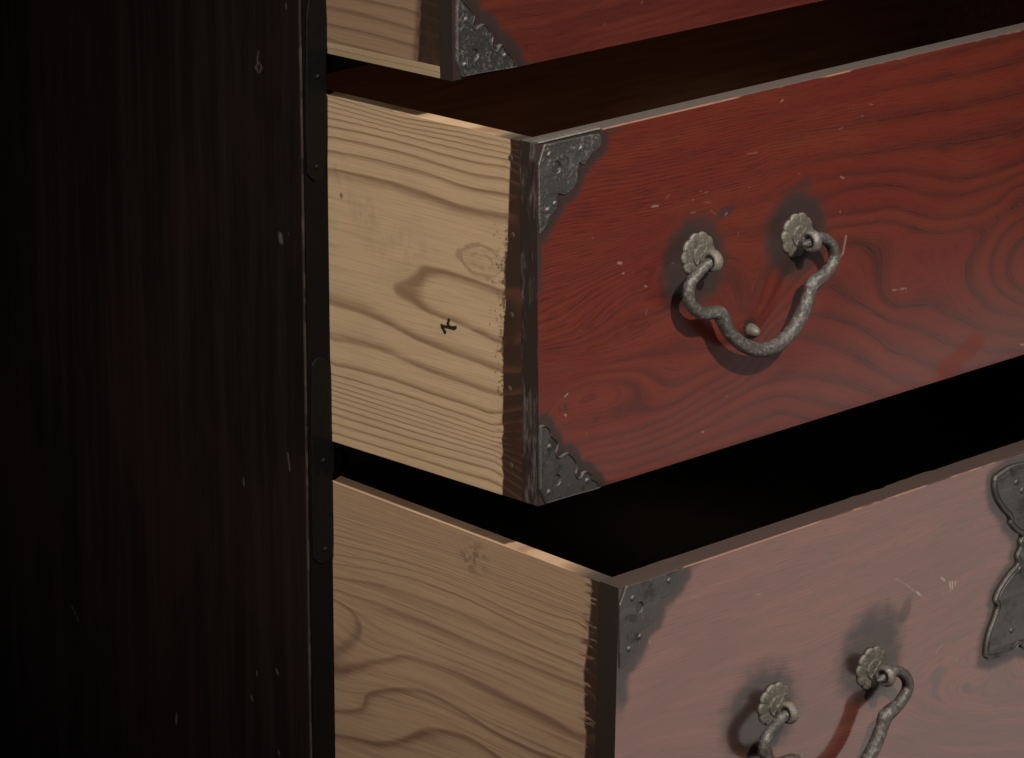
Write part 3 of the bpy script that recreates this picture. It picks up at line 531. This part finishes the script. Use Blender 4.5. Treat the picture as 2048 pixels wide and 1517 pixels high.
def handle(par, y0, xl, zl, xr, zr, stud=True):
    """wrought bail hung in two eyes; shape from BAIL, laid between the two posts"""
    bx0, bz0, bx1, bz1 = 128.25, 121.4, 212.4, 118.0
    def mp(x, z):
        f = (x-bx0)/(bx1-bx0); return xl+f*(xr-xl), z-(bz0+f*(bz1-bz0))+zl+f*(zr-zl)-2.2
    L = [(bx0+7.5, bz0+.2), (bx0+4.8, bz0+.2), (bx0, bz0), (bx0-6, bz0-1.2)]+BAIL[0:]+[(bx1+4, bz1+1.0), (bx1, bz1), (bx1-4.8, bz1-.2), (bx1-7.5, bz1-.3)]
    n = len(L); pts, rad = [], []
    for i, (x, z) in enumerate(L):
        X, Z = mp(x, z); f = i/(n-1); low = math.sin(f*PI)
        h = EYE+1.0*low*low; pts.append((X/1000, y0-h/1000, Z/1000))
        r = 3.0+1.4*low**1.5+(.45 if i in (11, 12, 23, 24) else 0)
        if i in (0, n-1): r = .5
        if i in (1, n-2): r = 2.1
        rad.append(r/1000)
    b = tube('handle', pts, rad, M_IRON_BAR, par)
    for k, (x, z) in enumerate(((xl, zl), (xr, zr))):
        rosette('rosette', x, y0, z, M_ROSETTE, b, rot=.3*k)
        eye_post(x, y0, z-1.6, EYE, M_IRON_BAR if k else M_ROSETTE, b)
    if stud:
        cx, cz = mp(172, 64.5)
        dome('stud', cx, y0, cz+5.0, 4.6, 8.0, M_ROSETTE, b, seg=18)
    return b
def smin(*a): return np.maximum.reduce(a)
def blob(x, z, cx, cz, rx, rz, ang=0.0):
    c, s = math.cos(ang), math.sin(ang); u = ((x-cx)*c+(z-cz)*s)/rx; v = (-(x-cx)*s+(z-cz)*c)/rz
    return 1-sstep(np.hypot(u, v), .45, 1.2)

# ---- middle drawer ---------------------------------------------------
DM = drawer('red lacquered drawer in the middle, its pale left side marked with black ink', TILT_M, 0, OUT_M)
HM = .21
def stain_m(x, z):
    a = 1-sstep(polydist(x, z, PLATE_MID_UPPER), 2, 12); b = 1-sstep(polydist(x, z, PLATE_MID_LOWER), 2, 10)
    e = (1-sstep(x, 1, 7))*sstep(z, 95, 140)*.8; t = (1-sstep(210-z, 1, 9))*(1-sstep(x, 55, 85))*.75; l = (1-sstep(z, 0, 6))*(1-sstep(x, 50, 75))*.7
    r = blob(x, z, 125, 117, 32, 33); r2 = blob(x, z, 212, 119, 32, 32)
    k = blob(x, z, 172, 71, 7, 7)*.8
    sm = blob(x, z, 214, 144, 16, 9, .5)*.55+blob(x, z, 150, 143, 12, 4, .3)*.6
    dr = (1-sstep(np.hypot(x-21, z-54), 1.2, 2.2))*.8
    return np.clip(smin(a, b, e, t, l, r, r2, k, sm, dr), 0, 1)
def amp_m(x, z): return .22+.78*sstep(x*.55-(z-60), -10, 60)
fb = front_board(DM, OUT_M, 0, HM, RING_MID_FRONT, M_RED_MID, M_EDGE_END, stain_m, NICKS_MID, amp=amp_m, fam=lambda x, z: .55-.38*sstep(x*.55-(z-60), -20, 50), spot=lambda x, z: .85*sstep(np.maximum(blob(x, z, 371, 15, 20, 9, .25), blob(x, z, 352, 5, 14, 12))+.9*(fbm(x/3, z/3, 71)-.5), .15, .85))
def side_m(s, z, a):
    e = np.interp(-z, [-203, -154, -86, -27], [21.4, 24.5, 29.0, 30.4])
    rag = .8+1.6*sstep(z, 60, 120)*(1-sstep(z, 150, 165))+1.5*(1-sstep(z, 40, 60))
    dk = strip_attr(s, z, e-.8, 3, rag*.35, .5)
    q = s-e; dens = np.exp(-np.maximum(q, 0)/3.6)*sstep(z, 14, 28)*(1-sstep(z, 150, 162))*(.45+.75*vnoise(z/17, z*0, 7))
    br = sstep(.55*vnoise(z/.75+q*.45, q/2.6, 6)+.45*vnoise(z/3.1+q*.3, q/1.4, 66), (.79-.5*dens), (.88-.5*dens))*(q < 11)*.72*(1-.75*(1-sstep(z, 50, 66)))
    ol = (a > -1)*(z > 206.5)
    dirt = .2*blob(s, z, 165, 160, 12, 16)+.14*blob(s, z, 145, 147, 18, 10)+.1*blob(s, z, 120, 132, 40, 14)
    dirt = dirt*sstep(fbm(s/4, z/7, 31), .35, .7)
    dirt = np.maximum(dirt, .85*(1-sstep(np.hypot(s-163, (z-152)*.8), .7, 1.8)))
    u, v = (s-45)/17, (z-135)/8.5; rr = np.hypot(u, v)*(1+.35*(fbm(s/5, z/5, 61)-.5)); kn = np.maximum((1-sstep(np.abs(rr-1), .06, .16))*sstep(u+.4*vnoise(s/6, z/6, 5), -1.2, .1), .8*(1-sstep(np.abs(rr-.5), .05, .16))*sstep(fbm(s/3, z/3, 62), .35, .6)); kn = .6*np.maximum(kn, .5*(rr < 1)*(fbm(s/8, z/3, 63)))*(s > 28)
    rim = (z > 209.4)*np.maximum(sstep(s, 116, 118.5)*.55, 1-sstep(s, 24, 38))*.9  # rear of rim darkened as the top drawer's cast shadow; front end dark too
    return {'knot': kn, 'dark': np.clip(dk+br, 0, 1), 'dirt': np.clip(dirt, 0, .8), 'rim': rim, 'streak': .12+.75*blob(s, z, 176, 128, 12, 26), 'ringamp': np.full(len(s), 1.0)}
sb = side_board(DM, OUT_M, 0, HM, RING_MID_SIDE, M_SIDE_MID, side_m)
swap = lambda out: (lambda v: (v[1], -out+v[0], v[2]))     # from a drawer-front frame on to the left side
plate('ink_mark', INK, 0, .12, M_INK, sb, bev=.1, xf=swap(OUT_M), step=.5)
for s, z in PEGS: dome('peg', s, 0, z, 1.9, .45, M_PEG, sb, xf=swap(OUT_M), seg=12)
carcass(DM, OUT_M, 0, HM)
cp = corner_plate(DM, PLATE_MID_UPPER, -OUT_M, HOLES['mu'], DOMES['mu'], M_IRON_WORN, hr=3.9)
box('plate_lip', (.0006, -OUT_M-.0011, HM+.0002), (.0485, -OUT_M+.0042, HM+.0011), M_LIP, cp, bev=.0004)
corner_plate(DM, PLATE_MID_LOWER, -OUT_M, HOLES['ml'], DOMES['ml'], M_IRON, swell=1.0)
handle(DM, -OUT_M, 128.2, 122.6, 212.4, 118.4)

# ---- top drawer ------------------------------------------------------
DT = drawer('topmost red lacquered drawer, pulled out least, cut off by the top of the picture', TILT_T, ZT, OUT_T)
HT = .165
def stain_t(x, z): return np.clip(smin(1-sstep(polydist(x, z, PLATE_TOP_LOWER), 3, 13), (1-sstep(z, 0, 5))*(1-sstep(x, 50, 70))), 0, 1)
front_board(DT, OUT_T, 0, HT, RING_TOP_FRONT, M_RED_TOP, M_EDGE_END_DARK, stain_t, [((150, 22), (151, 23), .4), ((120, 14), (120.5, 14.5), .35)], ft=.0105, amp=lambda x, z: np.full(len(x), .5), step=.0008)
def side_t(s, z, a):
    dk = strip_attr(s, z, 29-(z-11)*.1, 13, .5, 1.6)
    dk = np.maximum(dk, .55*(1-sstep(s-29+(z-11)*.1, 0, 6))*(.5+fbm(z/6, s/4, 81)))
    return {'dark': np.clip(dk*.93, 0, 1), 'dirt': np.zeros(len(s)), 'rim': np.zeros(len(s)), 'streak': np.full(len(s), .3), 'ringamp': np.full(len(s), .8)}
side_board(DT, OUT_T, .0072, HT, RING_TOP_SIDE, M_SIDE_TOP, side_t, step=.0008, ft=.0105)
box('bottom_board', (0, -OUT_T+FT-.0028, .0035), (W-.002, .24, .0070), M_PALE, DT, bev=.0003)
box('bottom_batten', (.0003, -OUT_T+FT-.0028, 0), (W-.002, .24, .0033), M_PALE, DT, bev=.0003)
box('side_board', (W-ST-.001, -OUT_T+FT, .0072), (W-.001, .24, HT), M_INNER, DT)
box('back_board', (ST, .229, .0072), (W-ST-.0012, .239, HT), M_INNER, DT)
corner_plate(DT, PLATE_TOP_LOWER, -OUT_T, HOLES['tl'], DOMES['tl'], M_IRON_WORN, swell=1.0)

# ---- bottom drawer ---------------------------------------------------
DB = drawer('lowest red lacquered drawer, pulled out furthest, a butterfly lock plate on its front', TILT_B, ZB, OUT_B)
HB = .262
half = LOCK; AX = 400.0
lock_outline = half+[(361.3, -131.9), (372, -133.5), (384, -130), (AX, -138)]
lock_outline = lock_outline[:-1]+[(AX, -140)]+[(2*AX-x, z) for x, z in lock_outline[-2::-1]]
lock_outline = [(AX, -16.5), (385, -12), (367, -7.5)]+lock_outline+[(433, -7.5), (415, -12)]
def stain_b(x, z):
    a = 1-sstep(polydist(x, z, PLATE_LOW_UPPER), 3, 13); e = (1-sstep(x, 4, 16))*(1-sstep(-z, 60, 95))*.9
    t = (1-sstep(-z, 1, 7))*(1-sstep(x, 55, 80))*.6
    r = blob(x, z, 120, -109, 38, 38, -.3)*.9; r2 = blob(x, z, 216, -97, 36, 38, -.35)*.85; r3 = blob(x, z, 245, -78, 7, 14, -.6)*.6
    lk = 1-sstep(polydist(x, z, lock_outline), 1, 12)
    return np.clip(smin(a, e, t, r, r2, r3, lk), 0, 1)
front_board(DB, OUT_B, -HB, 0, RING_LOW_FRONT, M_RED_LOW, M_EDGE_END_DARK, stain_b, NICKS_LOW, ft=.0155, fine_x=.40, jag=.0016, nickk=.75, topm=M_EDGE_TOP_OLD, amp=lambda x, z: .45+.4*sstep(x, 240, 300))
def side_b(s, z, a):
    e = np.interp(-z, [13, 60, 98, 262], [22.3, 26.5, 24.5, 24])
    k = 1-.6*sstep(-z, 70, 110)
    dk = strip_attr(s, z, e-.8, 23, .9, 1.1)
    lt = sstep(vnoise(z/.75-s*.12, s*.01, 51), .66, .86)*(s > e-9*vnoise(z/2.6, s*0, 54)-1)*.75
    bl = (1-sstep(s-e, 0, 7))*sstep(fbm(z/1.6, s*.05, 55), .5, .72)*(1-.7*sstep(-z, 60, 110))*.8
    dk = np.clip(np.maximum(dk*(1-lt*k), bl), 0, 1)
    dirt = .5*blob(s, z, 118, -14, 14, 12)*sstep(fbm(s/3, z/3, 41), .4, .65)
    for q, q2 in zip(INKB, INKB[1:]): dirt = np.maximum(dirt, .55*(1-sstep(segdist(s, z, q, q2), .4, 1.5))*sstep(vnoise(s*.5, z*.55, 17), .38, .55))
    rim = (z > -.7)*(1-sstep(s, 24, 48))*.9
    return {'dark': dk, 'dirt': np.clip(dirt, 0, .7), 'rim': rim, 'streak': .55*(1-sstep(-z, 110, 190))+.25, 'ringamp': .55+.4*sstep(-z, 40, 130)}
side_board(DB, OUT_B, -HB, 0, RING_LOW_SIDE, M_SIDE_LOW, side_b, ft=.0155)
carcass(DB, OUT_B, -HB, 0, inner=M_SHADE_INNER)
corner_plate(DB, PLATE_LOW_UPPER, -OUT_B, HOLES['lu'], DOMES['lu'], M_IRON, hr=3.4)
handle(DB, -OUT_B, 131.5, -105.6, 217, -105.6)
lp = plate('lock_plate', lock_outline, -OUT_B, 1.6, M_IRON, DB, bev=.9, swell=.4, groove=2.6)
for x, z in ((343, -17.5), (457, -17.5), (346, -115), (454, -115), (349, -24), (351, -76), (449, -76)): dome('nail', x, -OUT_B-.0015, z, 2.0, 1.3, M_IRON, lp)
plate('keyhole_cover', [(AX+13*math.cos(t*PI/12), -52+13*math.sin(t*PI/12)) for t in range(24)], -OUT_B-.0016, 2.0, M_IRON_WORN, lp, bev=1.4)
